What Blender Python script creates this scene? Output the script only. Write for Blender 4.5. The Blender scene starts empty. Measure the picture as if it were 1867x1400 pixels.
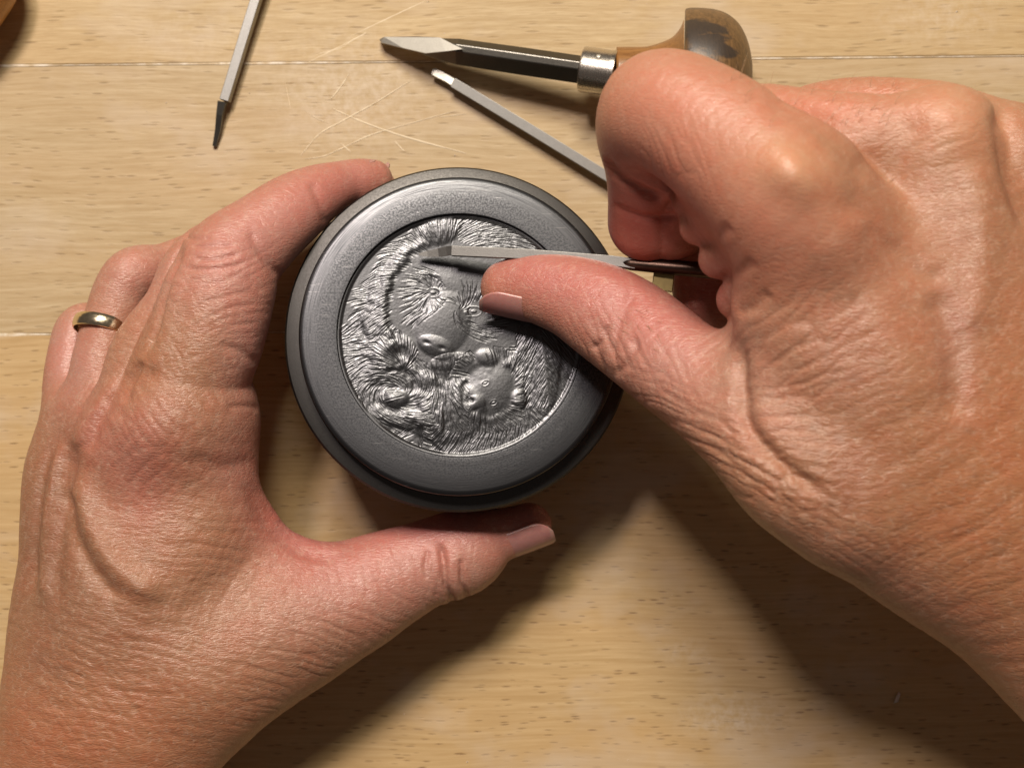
import bpy, math, random, os
import numpy as np
from mathutils import Vector, Matrix

QUICK = float(os.environ.get('VOX', '0.45'))      # skin mesh cell in millimetres
random.seed(3)
rng = np.random.default_rng(7)
MM = 0.001
sc = bpy.context.scene
col = sc.collection

# ------------------------------------------------------------------ camera, world, lamps, exposure
CAM_H = 430.0          # lens height above the table, mm
FPX = 2791.0           # focal length in photo pixels
cam_d = bpy.data.cameras.new('camera')
cam = bpy.data.objects.new('camera', cam_d); col.objects.link(cam)
cam.location = (0, 0, CAM_H * MM)
cam.rotation_euler = (0, 0, 0)
cam_d.sensor_width = 36.0
cam_d.lens = 36.0 * FPX / 1867.0
cam_d.clip_start = 0.01
cam_d.clip_end = 10.0
cam_d.dof.use_dof = True
cam_d.dof.focus_distance = (CAM_H - 50) * MM
cam_d.dof.aperture_fstop = 15.0
sc.camera = cam

world = bpy.data.worlds.new('World'); sc.world = world
world.use_nodes = True
bg = world.node_tree.nodes['Background']
bg.inputs[0].default_value = (0.62, 0.50, 0.44, 1)
bg.inputs[1].default_value = 0.095

def lamp(name, loc, target, size, power, color, size_y=None):
    d = bpy.data.lights.new(name, 'AREA')
    d.shape = 'DISK' if size_y is None else 'RECTANGLE'
    d.size = size * MM
    if size_y: d.size_y = size_y * MM
    d.energy = power; d.color = color
    o = bpy.data.objects.new(name, d); col.objects.link(o)
    o.location = Vector(loc) * MM
    o.rotation_euler = (Vector(target) - Vector(loc)).to_track_quat('-Z', 'Y').to_euler()
    return o
lamp('desk_lamp', (-60, 850, 1150), (0, 0, 20), 430, 15.2, (1.0, 0.89, 0.74))
lamp('ceiling_lamp', (-270, 650, 1150), (0, 0, 20), 150, 6.6, (1.0, 0.84, 0.80))

sc.view_settings.view_transform = 'Standard'
sc.view_settings.look = 'None'
sc.view_settings.exposure = 0.25
sc.view_settings.gamma = 1.0

# ------------------------------------------------------------------ helpers
def P(u, v, z):
    """photo pixel at height z (mm) -> world mm"""
    k = (CAM_H - z) / FPX
    return np.array([(u - 933.5) * k, -(v - 700.0) * k, z])
def Rpx(r, z): return r * (CAM_H - z) / FPX
def topx(p):
    k = FPX / (CAM_H - p[:, 2])
    return p[:, 0] * k + 933.5, 700.0 - p[:, 1] * k

def tag(o, label=None, cat=None, group=None, kind=None):
    if label: o['label'] = label
    if cat: o['category'] = cat
    if group: o['group'] = group
    if kind: o['kind'] = kind
    return o
def empty(name, loc=(0, 0, 0), rot=(0, 0, 0)):
    o = bpy.data.objects.new(name, None); col.objects.link(o)
    o.location = Vector(loc) * MM; o.rotation_euler = rot
    o.empty_display_size = 0.01
    return o
def mesh_obj(name, V, F, mat, parent=None, smooth=True):
    """V in mm"""
    me = bpy.data.meshes.new(name)
    V = np.asarray(V, dtype=np.float32) * MM
    if isinstance(F, np.ndarray):
        nf, k = F.shape
        me.vertices.add(len(V)); me.vertices.foreach_set('co', V.ravel())
        me.loops.add(nf * k); me.loops.foreach_set('vertex_index', F.ravel().astype(np.int32))
        me.polygons.add(nf)
        me.polygons.foreach_set('loop_start', (np.arange(nf) * k).astype(np.int32))
        me.update(calc_edges=True)
    else:
        me.from_pydata([tuple(map(float, v)) for v in V], [], F); me.update()
    if smooth:
        me.polygons.foreach_set('use_smooth', np.ones(len(me.polygons), dtype=bool))
    me.materials.append(mat)
    o = bpy.data.objects.new(name, me); col.objects.link(o)
    if parent: o.parent = parent
    return o
def add_attr(o, name, C):
    a = o.data.color_attributes.new(name, 'FLOAT_COLOR', 'POINT')
    C4 = np.ones((len(C), 4), dtype=np.float32); C4[:, :3] = C
    a.data.foreach_set('color', C4.ravel())
def lathe(name, prof, mat, parent=None, seg=96, smooth=True, jitter=None):
    """prof list of (r,z), about local z; axis ends closed"""
    V = []; F = []
    n = len(prof)
    for (r, z) in prof:
        for k in range(seg):
            a = 2 * math.pi * k / seg
            V.append((r * math.cos(a), r * math.sin(a), z))
    for i in range(n - 1):
        for k in range(seg):
            k2 = (k + 1) % seg
            F.append((i * seg + k, i * seg + k2, (i + 1) * seg + k2, (i + 1) * seg + k))
    o = mesh_obj(name, V, F, mat, parent, smooth)
    o.data.set_sharp_from_angle(angle=math.radians(32))
    return o
def bar(name, pts, sec, mat, parent=None, up=(0, 0, 1), smooth=False, cap=True, scales=None):
    """sweep the closed section sec [(a,b)] (a sideways, b up; mm) along world points"""
    pts = [Vector(p) for p in pts]; up = Vector(up)
    V = []; F = []; m = len(sec)
    for i, p in enumerate(pts):
        d = (pts[min(i + 1, len(pts) - 1)] - pts[max(i - 1, 0)]).normalized()
        s = d.cross(up).normalized(); t = s.cross(d).normalized()
        sx, sy = (scales[i] if scales else (1, 1))
        for (a, b) in sec: V.append(tuple(p + s * a * sx + t * b * sy))
    for i in range(len(pts) - 1):
        for k in range(m):
            k2 = (k + 1) % m
            F.append((i * m + k, i * m + k2, (i + 1) * m + k2, (i + 1) * m + k))
    if cap:
        F.append(tuple(range(m - 1, -1, -1))); F.append(tuple(range((len(pts) - 1) * m, len(pts) * m)))
    o = mesh_obj(name, V, F, mat, parent, smooth)
    return o
def bevel(o, w, seg=2):
    b = o.modifiers.new('bevel', 'BEVEL'); b.width = w * MM; b.segments = seg; b.limit_method = 'ANGLE'; b.angle_limit = math.radians(30)
    return o

def hash2(i, j, s):
    h = (i.astype(np.int64) * 374761393 + j.astype(np.int64) * 668265263 + s * 1274126177) & 0xffffffff
    h = ((h ^ (h >> 13)) * 1103515245) & 0xffffffff
    h = ((h ^ (h >> 16)) * 2654435761) & 0xffffffff
    return ((h ^ (h >> 15)) & 0xffffff) / float(0xffffff)
def noise2(x, y, s=0):
    xi = np.floor(x); yi = np.floor(y); fx = x - xi; fy = y - yi
    fx = fx * fx * (3 - 2 * fx); fy = fy * fy * (3 - 2 * fy)
    a = hash2(xi, yi, s); b = hash2(xi + 1, yi, s); c = hash2(xi, yi + 1, s); d = hash2(xi + 1, yi + 1, s)
    return (a * (1 - fx) + b * fx) * (1 - fy) + (c * (1 - fx) + d * fx) * fy * 1.0
def fbm(x, y, s=0, o=3):
    t = 0; a = 0.5
    for k in range(o):
        t = t + a * (noise2(x * 2 ** k, y * 2 ** k, s + 17 * k) - 0.5) * 2; a *= 0.5
    return t
def smooth01(x): 
    x = np.clip(x, 0, 1); return x * x * (3 - 2 * x)

# ------------------------------------------------------------------ node material helper
class N:
    def __init__(s, name):
        s.m = bpy.data.materials.new(name); s.m.use_nodes = True
        s.t = s.m.node_tree; s.b = s.t.nodes['Principled BSDF']; s.out = s.t.nodes['Material Output']
    def n(s, typ, **kw):
        nd = s.t.nodes.new('ShaderNode' + typ)
        for k, v in kw.items():
            if k.startswith('i_'):
                key = k[2:]; key = int(key) if key.isdigit() else key.replace('_', ' ')
                s.set(nd.inputs[key], v)
            else: setattr(nd, k, v)
        return nd
    def set(s, inp, v):
        if hasattr(v, 'node'): s.t.links.new(v, inp)
        else: inp.default_value = v
    def p(s, **kw):
        for k, v in kw.items(): s.set(s.b.inputs[k.replace('_', ' ')], v)
    def math(s, op, a, b=0.0, clamp=False):
        nd = s.n('Math', operation=op, use_clamp=clamp); s.set(nd.inputs[0], a); s.set(nd.inputs[1], b); return nd.outputs[0]
    def mapping(s, scale=(1, 1, 1), rot=(0, 0, 0), loc=(0, 0, 0), src=None):
        mp = s.n('Mapping'); s.set(mp.inputs['Vector'], src if src is not None else s.coord())
        mp.inputs['Scale'].default_value = scale; mp.inputs['Rotation'].default_value = rot; mp.inputs['Location'].default_value = loc
        return mp.outputs[0]
    def coord(s, kind='Object'): return s.n('TexCoord').outputs[kind]
    def noise(s, vec, scale, detail=3, rough=0.5, dist=0.0, out=0):
        nd = s.n('TexNoise'); s.set(nd.inputs['Vector'], vec); nd.inputs['Scale'].default_value = scale
        nd.inputs['Detail'].default_value = detail; nd.inputs['Roughness'].default_value = rough; nd.inputs['Distortion'].default_value = dist
        return nd.outputs[out]
    def voro(s, vec, scale, feature='F1', rand=1.0, out='Distance'):
        nd = s.n('TexVoronoi', feature=feature); s.set(nd.inputs['Vector'], vec); nd.inputs['Scale'].default_value = scale
        nd.inputs['Randomness'].default_value = rand
        return nd.outputs[out]
    def ramp(s, f, stops, interp='LINEAR'):
        nd = s.n('ValToRGB'); s.set(nd.inputs[0], f); cr = nd.color_ramp; cr.interpolation = interp
        while len(cr.elements) < len(stops): cr.elements.new(0.5)
        for e, (p, c) in zip(cr.elements, stops):
            e.position = p; e.color = (c, c, c, 1) if isinstance(c, (int, float)) else (*c, 1)
        return nd.outputs[0]
    def mix(s, f, a, b, blend='MIX'):
        nd = s.n('MixRGB', blend_type=blend); s.set(nd.inputs[0], f)
        for k, v in ((1, a), (2, b)):
            if isinstance(v, tuple) and len(v) == 3: v = (*v, 1)
            s.set(nd.inputs[k], v)
        return nd.outputs[0]
    def bump(s, h, strength, dist, normal=None):
        nd = s.n('Bump'); nd.inputs['Strength'].default_value = strength; nd.inputs['Distance'].default_value = dist
        s.set(nd.inputs['Height'], h)
        if normal is not None: s.set(nd.inputs['Normal'], normal)
        return nd.outputs[0]

# ------------------------------------------------------------------ materials
def mat_wood_table(name, seed, dash_len, dash_w, streak, tone, dstr=.6):
    m = N(name); oc = m.coord()
    v = m.mapping(scale=(1000, 1000, 1000), loc=(seed * 13.7, seed * 7.1, 0), src=oc)      # mm
    warp = m.noise(m.mapping((.012, .03, 1), src=v), 1.0, 3, out=1)
    wv = m.n('VectorMath', operation='MULTIPLY_ADD'); m.set(wv.inputs[0], warp); wv.inputs[1].default_value = (0, 7, 0); m.set(wv.inputs[2], v)
    w = wv.outputs[0]
    grain = m.noise(m.mapping((.035, .9, 1), src=w), 1.0, 5, 0.6)
    grain2 = m.noise(m.mapping((.16, 3.2, 1), src=w), 1.0, 3, 0.6)
    broad = m.noise(m.mapping((.006, .05, 1), src=w), 1.0, 3)
    vd = m.mapping((1 / dash_len, 1 / dash_w, 1), src=w)
    d1 = m.voro(vd, 1.0, out='Distance')
    dv = m.voro(vd, 1.0, out='Color')
    dash = m.ramp(d1, [(0.18, 1.0), (0.36, 0.0)])
    sel = m.ramp(dv, [(0.52, 0.0), (0.66, 1.0)])
    dash = m.math('MULTIPLY', dash, sel)
    base = m.mix(m.ramp(grain, [(.3, 0), (.7, 1)]), tuple(c * 1.08 for c in tone), tuple(c * f for c, f in zip(tone, (.80, .73, .62))))
    base = m.mix(m.math('MULTIPLY', m.ramp(grain2, [(.45, 0), (.75, 1)]), streak), base, tuple(c * f for c, f in zip(tone, (.70, .60, .48))))
    base = m.mix(m.ramp(broad, [(.35, 0), (.7, .35)]), base, tuple(c * f for c, f in zip(tone, (1.0, .86, .72))))
    base = m.mix(m.math('MULTIPLY', m.math('MULTIPLY', dash, m.ramp(m.noise(m.mapping((.05, .09, 1), src=v), 1.0, 3), [(.35, .35), (.62, 1)])), dstr), base, tuple(c * f for c, f in zip(tone, (.36, .27, .20))))
    # pale rubbed patches and dust
    rub = m.noise(m.mapping((.02, .03, 1), src=v), 1.0, 4, 0.6)
    base = m.mix(m.ramp(rub, [(.52, 0), (.70, .5)]), base, (.62, .53, .42))
    dust = m.noise(m.mapping((1, 1, 1), src=v), .9, 4, .7)
    base = m.mix(m.ramp(dust, [(.72, 0), (.80, .5)]), base, (.72, .66, .58))
    tc = m.mapping(scale=(1000, 1000, 1000), src=oc)
    for (wu, wv_, ra, rb, st_) in ((650, 165, 34, 24, .55), (1330, 1310, 20, 9, .62), (1240, 1190, 10, 5, .4), (1720, 40, 26, 12, .4), (360, 60, 30, 14, .25)):
        cx, cy, _ = P(wu, wv_, 0)
        q_ = m.n('VectorMath', operation='LENGTH'); m.set(q_.inputs[0], m.mapping((1 / ra, 1 / rb, 0), (0, 0, 0), (-cx / ra, -cy / rb, 0), src=tc))
        wn_ = m.noise(m.mapping((.35, .35, 1), src=tc), 1.0, 6, .7)
        msk = m.math('MULTIPLY', m.ramp(q_.outputs['Value'], [(.15, 1), (1.0, 0)]), m.ramp(wn_, [(.38, 0), (.66, 1)]))
        base = m.mix(m.math('MULTIPLY', msk, st_), base, (.70, .61, .48))
    h = m.math('ADD', m.math('MULTIPLY', grain2, .4), m.math('MULTIPLY', dash, -.8))
    m.p(Base_Color=base, Roughness=m.ramp(grain, [(0, .42), (1, .6)]), Normal=m.bump(h, .35, .0002), Specular_IOR_Level=.35)
    return m.m

def mat_skin(name):
    m = N(name); oc = m.coord()
    v = m.mapping(scale=(1000, 1000, 1000), src=oc)
    a = m.n('Attribute', attribute_name='skin').outputs['Color']
    wr = m.n('Attribute', attribute_name='wr').outputs['Fac']
    mott = m.noise(v, .28, 5, .6); mott2 = m.noise(v, 1.1, 4, .65)
    c = m.mix(m.ramp(mott, [(.38, 0), (.68, .30)]), a, m.mix(1.0, a, (1.0, .66, .58), 'MULTIPLY'))
    c = m.mix(m.ramp(mott2, [(.42, 0), (.75, .32)]), c, m.mix(1.0, a, (.80, .74, .70), 'MULTIPLY'))
    sp = m.noise(v, .75, 2, .5)
    c = m.mix(m.ramp(sp, [(.70, 0), (.78, .38)]), c, m.mix(1.0, a, (.62, .46, .38), 'MULTIPLY'))
    # fine lines: two crossing stretched cell patterns, plus pores
    wn = m.noise(v, .25, 2, .5, out=1)
    wv = m.n('VectorMath', operation='MULTIPLY_ADD'); m.set(wv.inputs[0], wn); wv.inputs[1].default_value = (1.7, 1.7, 1.7); m.set(wv.inputs[2], v)
    w = wv.outputs[0]
    e1 = m.voro(m.mapping((.22, 1.15, .7), (0, 0, .7), src=w), 1.0, 'DISTANCE_TO_EDGE')
    e2 = m.voro(m.mapping((.27, 1.35, .8), (0, 0, -.6), src=w), 1.0, 'DISTANCE_TO_EDGE')
    e3 = m.voro(m.mapping((2.6, 4.2, 3.2), (0, 0, .2), src=w), 1.0, 'DISTANCE_TO_EDGE')
    l1 = m.ramp(e1, [(0, 0), (.14, 1)]); l2 = m.ramp(e2, [(0, 0), (.12, 1)]); l3 = m.ramp(e3, [(0, 0), (.2, 1)])
    h = m.math('ADD', m.math('ADD', m.math('MULTIPLY', l1, .9), m.math('MULTIPLY', l2, .8)), m.math('MULTIPLY', l3, .35))
    h = m.math('ADD', h, m.math('MULTIPLY', m.noise(v, 3.5, 3, .6), .35))
    st = m.math('MULTIPLY', h, wr)
    nrm = m.bump(st, .37, .0002)
    dry = m.math('MULTIPLY', m.ramp(m.math('MINIMUM', e1, e2), [(0, 1), (.05, .35), (.10, 0)]), m.ramp(m.noise(v, .55, 3, .6), [(.46, 0), (.66, 1)]))
    c = m.mix(m.math('MULTIPLY', m.math('MULTIPLY', dry, wr), .55), c, m.mix(.55, a, (.80, .62, .48)))
    big = m.noise(v, .07, 3, .55)
    c = m.mix(m.ramp(big, [(.42, 0), (.64, .32)]), c, m.mix(1.0, c, (1.04, .80, .74), 'MULTIPLY'))
    m.p(Base_Color=c, Normal=nrm, Roughness=m.ramp(mott2, [(.2, .31), (.8, .47)]), Subsurface_Weight=.20, Subsurface_Scale=.004,
        Specular_IOR_Level=.68)
    m.b.inputs['Subsurface Radius'].default_value = (1.0, .32, .18)
    return m.m

def mat_metal(name, color, rough, kind='brushed', bumpy=.3):
    m = N(name); v = m.mapping(scale=(1000, 1000, 1000))
    n1 = m.noise(v, .5, 5, .65); n2 = m.noise(v, 3.2, 4, .7)
    c = m.mix(m.ramp(n2, [(.35, 0), (.7, .45)]), color, tuple(x * .55 for x in color))
    c = m.mix(m.ramp(n1, [(.4, 0), (.75, .35)]), c, tuple(x * .7 for x in color))
    m.p(Base_Color=c, Metallic=1.0, Roughness=m.ramp(n2, [(.3, max(rough - .08, .05)), (.75, min(rough + .14, 1))]),
        Normal=m.bump(n2, bumpy, .00006))
    return m.m

def mat_ringface():
    """lathe-turned steel with a pebbled worn skin; concentric turning lines"""
    m = N('turned_steel'); oc = m.coord(); v = m.mapping(scale=(1000, 1000, 1000), src=oc)
    sep = m.n('SeparateXYZ'); m.set(sep.inputs[0], v)
    x2 = m.math('MULTIPLY', sep.outputs[0], sep.outputs[0]); y2 = m.math('MULTIPLY', sep.outputs[1], sep.outputs[1])
    r = m.math('SQRT', m.math('ADD', x2, y2)); ang = m.math('ARCTAN2', sep.outputs[1], sep.outputs[0])
    cmb = m.n('CombineXYZ'); m.set(cmb.inputs[0], m.math('MULTIPLY', r, 5.0)); m.set(cmb.inputs[1], m.math('MULTIPLY', ang, 3.0)); m.set(cmb.inputs[2], 0.0)
    turn = m.noise(cmb.outputs[0], 1.0, 4, .7)
    peb = m.noise(v, 2.0, 3, .75); peb2 = m.noise(v, .3, 4, .6)
    edge = m.ramp(m.math('ADD', m.math('DIVIDE', r, 42.0), m.math('MULTIPLY', m.math('SUBTRACT', peb2, .5), .08)), [(.84, 0), (.88, 1)])
    f = m.mix(edge, m.ramp(peb, [(.42, 0), (.60, 1)]), m.ramp(turn, [(.35, 0), (.65, 1)]))
    c = m.mix(f, (.050, .053, .058), (.138, .143, .152))
    sc_ = m.noise(m.mapping((.1, 4, 1), (0, 0, .6), src=v), 1.0, 3, .6)
    c = m.mix(m.ramp(sc_, [(.66, 0), (.72, .5)]), c, (.5, .5, .5))
    m.p(Base_Color=c, Metallic=1.0, Roughness=m.ramp(f, [(0, .42), (1, .31)]),
        Normal=m.bump(m.math('ADD', m.math('MULTIPLY', peb, .7), m.math('MULTIPLY', turn, .7)), .35, .00008))
    return m.m

def mat_wood(name, c1, c2, rough=.4, stain=None, axis=0):
    m = N(name); v = m.mapping(scale=(1000, 1000, 1000))
    s = [.9, .9, .9]; s[axis] = .12
    g = m.noise(m.mapping(tuple(s), src=v), 1.0, 5, .65, 1.0)
    g2 = m.noise(m.mapping(tuple(x * 3 for x in s), src=v), 1.0, 3, .6)
    c = m.mix(m.ramp(g, [(.35, 0), (.65, 1)]), c1, c2)
    c = m.mix(m.ramp(g2, [(.55, 0), (.7, .6)]), c, tuple(x * .35 for x in c2))
    if stain:
        st = m.noise(m.mapping((.05, .12, .1), src=v), 1.0, 4, .65)
        c = m.mix(m.ramp(st, [(.48, 0), (.56, .85)]), c, stain)
    m.p(Base_Color=c, Roughness=rough, Normal=m.bump(g2, .25, .0002), Coat_Weight=.12, Coat_Roughness=.3)
    return m.m

M_skin = mat_skin('skin')
def mat_nail():
    m = N('nail'); v = m.mapping(scale=(1000, 1000, 1000))
    n = m.noise(m.mapping((.6, .6, .6), src=v), 1.0, 3)
    c = m.mix(m.ramp(n, [(.3, 0), (.7, 1)]), (.50, .245, .215), (.44, .20, .18))
    m.p(Base_Color=c, Roughness=.33, Subsurface_Weight=.3, Subsurface_Scale=.002, Normal=m.bump(m.noise(v, 1.5, 2), .1, .0001), Coat_Weight=.2, Coat_Roughness=.2)
    return m.m
M_nail = mat_nail()
def mat_nailtip():
    m = N('nail_edge'); v = m.mapping(scale=(1000, 1000, 1000))
    n = m.noise(v, 1.2, 3)
    m.p(Base_Color=m.mix(n, (.48, .28, .235), (.43, .245, .205)), Roughness=.35, Subsurface_Weight=.2, Subsurface_Scale=.001)
    return m.m
M_nailtip = mat_nailtip()
M_ring = mat_ringface()
M_darksteel = mat_metal('blued_steel', (.085, .083, .08), .45)
M_relief = mat_metal('engraved_steel', (.135, .14, .148), .36, bumpy=.12)
M_tool = mat_metal('tool_steel', (.31, .31, .295), .42)
M_tooldark = mat_metal('dark_tool_steel', (.17, .165, .145), .36)
M_polish = mat_metal('ground_steel', (.66, .65, .58), .5)
M_shaft = mat_metal('worn_shank_steel', (.38, .38, .36), .44)
M_tang = mat_metal('browned_steel', (.10, .065, .05), .34)
M_ferrule = mat_metal('nickel', (.72, .68, .60), .26)
def mat_gold():
    m = N('gold'); v = m.mapping(scale=(1000, 1000, 1000)); n = m.noise(v, 1.2, 3)
    m.p(Base_Color=m.mix(n, (.95, .84, .60), (.88, .75, .52)), Metallic=1.0, Roughness=m.ramp(n, [(.3, .16), (.8, .28)]))
    return m.m
M_gold = mat_gold()
M_handle = mat_wood('handle_wood', (.21, .12, .048), (.10, .058, .024), .42, stain=(.035, .03, .026), axis=1)
M_handle2 = mat_wood('orange_wood', (.52, .26, .06), (.42, .19, .04), .35)
M_neck = mat_wood('neck_wood', (.34, .165, .05), (.22, .10, .03), .36, axis=0)

# ------------------------------------------------------------------ table
tone = (.56, .44, .25)
M_t = [mat_wood_table('beech_a', 1, 7.0, .95, .9, tone, .52),
       mat_wood_table('beech_b', 2, 5.5, 1.0, .7, (.53, .425, .26), .48),
       mat_wood_table('beech_c', 3, 4.6, .80, .3, (.575, .425, .225), .8)]
ROT = math.radians(0.55)
table = empty('table_top', rot=(0, 0, ROT)); tag(table, kind='structure')
def stave(y0, y1, x0, x1, mat, dz):
    g = .11
    V = []; F = []
    nx = 60
    prof = [(y0 + g, -25), (y0 + g, -.35), (y0 + g + .35, 0), (y1 - g - .35, 0), (y1 - g, -.35), (y1 - g, -25)]
    for i in range(nx + 1):
        x = x0 + (x1 - x0) * i / nx
        for (y, z) in prof: V.append((x, y, z + dz))
    m = len(prof)
    for i in range(nx):
        for k in range(m):
            k2 = (k + 1) % m
            F.append((i * m + k, (i + 1) * m + k, (i + 1) * m + k2, i * m + k2))
    F.append(tuple(range(m))); F.append(tuple(range(nx * m + m - 1, nx * m - 1, -1)))
    return mesh_obj('wood_stave', V, F, mat, table, smooth=False)
Y = [300, 166.0, 90.7, 15.2, -118.5, -250]     # joints, mm
ml = [M_t[1], M_t[0], M_t[1], M_t[2], M_t[0]]
for i in range(5): stave(Y[i + 1], Y[i], -330, 330, ml[i], (0, 0, -.12, .0, 0)[i])
# pale dust packed into the joints
def mat_dust():
    m = N('joint_dust'); v = m.mapping(scale=(1000, 1000, 1000)); n = m.noise(v, .4, 4)
    m.p(Base_Color=m.mix(m.ramp(n, [(.38, 0), (.62, 1)]), (.60, .48, .31), (.84, .77, .64)), Roughness=.9); return m.m
M_dust = mat_dust()
for i in range(1, 5):
    y = Y[i]
    V = []; F = []
    nx = 200
    for k in range(nx + 1):
        x = -325 + 650 * k / nx
        w = .14 + .55 * max(0, float(fbm(np.array([x * .05]), np.array([i * 3.1]), 5)[0]) + .15)
        if i == 2: w *= .8
        V += [(x, y - w, -.02), (x, y, .035), (x, y + w, -.02)]
    for k in range(nx):
        for q in range(2): F.append((k * 3 + q, (k + 1) * 3 + q, (k + 1) * 3 + q + 1, k * 3 + q + 1))
    tag(mesh_obj('joint_dust', V, F, M_dust, table), kind='stuff')

# scratches in the table: thin raised fibres of pale scraped wood
def mat_scratch():
    m = N('scraped_wood'); v = m.mapping(scale=(1000, 1000, 1000)); n = m.noise(v, 1.4, 4)
    m.p(Base_Color=m.mix(n, (.78, .66, .46), (.84, .74, .54)), Roughness=.75); return m.m
M_scr = mat_scratch()
def catmull(pts, n=6):
    pts = np.asarray(pts, float)
    q = np.vstack([2 * pts[0] - pts[1], pts, 2 * pts[-1] - pts[-2]])
    out = []
    for i in range(1, len(q) - 2):
        for t in np.linspace(0, 1, n, endpoint=False):
            a, b, c, d = q[i - 1], q[i], q[i + 1], q[i + 2]
            out.append(.5 * ((2 * b) + (-a + c) * t + (2 * a - 5 * b + 4 * c - d) * t * t + (-a + 3 * b - 3 * c + d) * t ** 3))
    out.append(q[-2])
    return np.array(out)
scr = [([(548, 284), (582, 245), (622, 222), (680, 190), (748, 148)], .32),
       ([(606, 198), (660, 222), (740, 250), (850, 280)], .40),
       ([(556, 290), (590, 285), (625, 270), (680, 245), (760, 222), (832, 202)], .26),
       ([(602, 182), (620, 160), (637, 134)], .30),
       ([(668, 60), (650, 70), (560, 115)], .28), ([(780, 0), (720, 28), (640, 66)], .25),
       ([(622, 262), (640, 278)], .3), ([(720, 258), (737, 276)], .35), ([(575, 100), (620, 88), (640, 76)], .2),
       ([(800, 214), (850, 208)], .16), ([(560, 205), (575, 215), (600, 226)], .14), ([(520, 150), (530, 200)], .12)]
sV = []; sF = []
for pts, w in scr:
    c = catmull(pts, 8); n = len(c); b0 = len(sV)
    for i, (u, v) in enumerate(c):
        p = P(u, v, 0); q0 = P(*c[max(i - 1, 0)], 0); q1 = P(*c[min(i + 1, n - 1)], 0)
        d = (q1 - q0); d /= np.linalg.norm(d) + 1e-9; s = np.array([-d[1], d[0], 0])
        ww = 1.5 * w * (math.sin(math.pi * (i + .3) / (n - .4)) ** .4) * random.uniform(.35, .8)
        sV += [p + s * ww * .5 + [0, 0, .012], p + [0, 0, .05], p - s * ww * .5 + [0, 0, .012]]
    for i in range(n - 1):
        for q in range(2): sF.append((b0 + i * 3 + q, b0 + (i + 1) * 3 + q, b0 + (i + 1) * 3 + q + 1, b0 + i * 3 + q + 1))
so = mesh_obj('scratch_marks', sV, sF, M_scr); so.parent = table
so.matrix_parent_inverse = Matrix.Rotation(-ROT, 4, 'Z'); tag(so, kind='stuff')

# ------------------------------------------------------------------ implicit hand modelling
class Chain:
    def __init__(s, st, ratio=1.0, sub=5):
        """st: stations (u, v, r_px, z) optionally with a fifth value = thickness/width"""
        a = []
        for q in st:
            p = P(q[0], q[1], q[3]); a.append([*p, Rpx(q[2], q[3]), q[4] if len(q) > 4 else ratio])
        c = catmull(a, sub) if len(a) > 1 else np.array(a + a)
        s.a = c[:-1]; s.b = c[1:]
        s.rmax = np.maximum(s.a[:, 3] * np.maximum(1, s.a[:, 4]), s.b[:, 3] * np.maximum(1, s.b[:, 4]))
        s.len = np.linalg.norm(s.b[:, :3] - s.a[:, :3], axis=1)
        s.mid = (s.a[:, :3] + s.b[:, :3]) / 2
        s.bound = s.rmax + s.len / 2
    def ev(s, p, c, rad):
        """distance at points p, all inside the ball (c, rad); None when far"""
        d0 = np.linalg.norm(s.mid - c, axis=1) - s.bound - rad
        idx = np.nonzero(d0 < 15.0)[0]
        if len(idx) == 0: return None
        best = None
        for i in idx:
            a = s.a[i]; b = s.b[i]; ab = b[:3] - a[:3]; L2 = ab @ ab + 1e-9
            pa = p - a[:3].astype(np.float32)
            t = np.clip((pa @ ab.astype(np.float32)) / L2, 0, 1).astype(np.float32)
            q = pa - t[:, None] * ab.astype(np.float32)
            rt = a[4] + (b[4] - a[4]) * t
            r = a[3] + (b[3] - a[3]) * t
            zz = q[:, 2] / rt
            l = np.sqrt(q[:, 0] ** 2 + q[:, 1] ** 2 + zz * zz)
            # first-order correction so that squashed sections still measure in millimetres
            g = np.sqrt(q[:, 0] ** 2 + q[:, 1] ** 2 + (zz / rt) ** 2) / (l + 1e-6)
            d = (l - r) / np.maximum(g, .5)
            best = d if best is None else np.minimum(best, d)
        return best
def smin(a, b, k):
    h = np.maximum(k - np.abs(a - b), 0) / k
    return np.minimum(a, b) - h * h * k * .25
BIG = np.float32(20.0)
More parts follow.
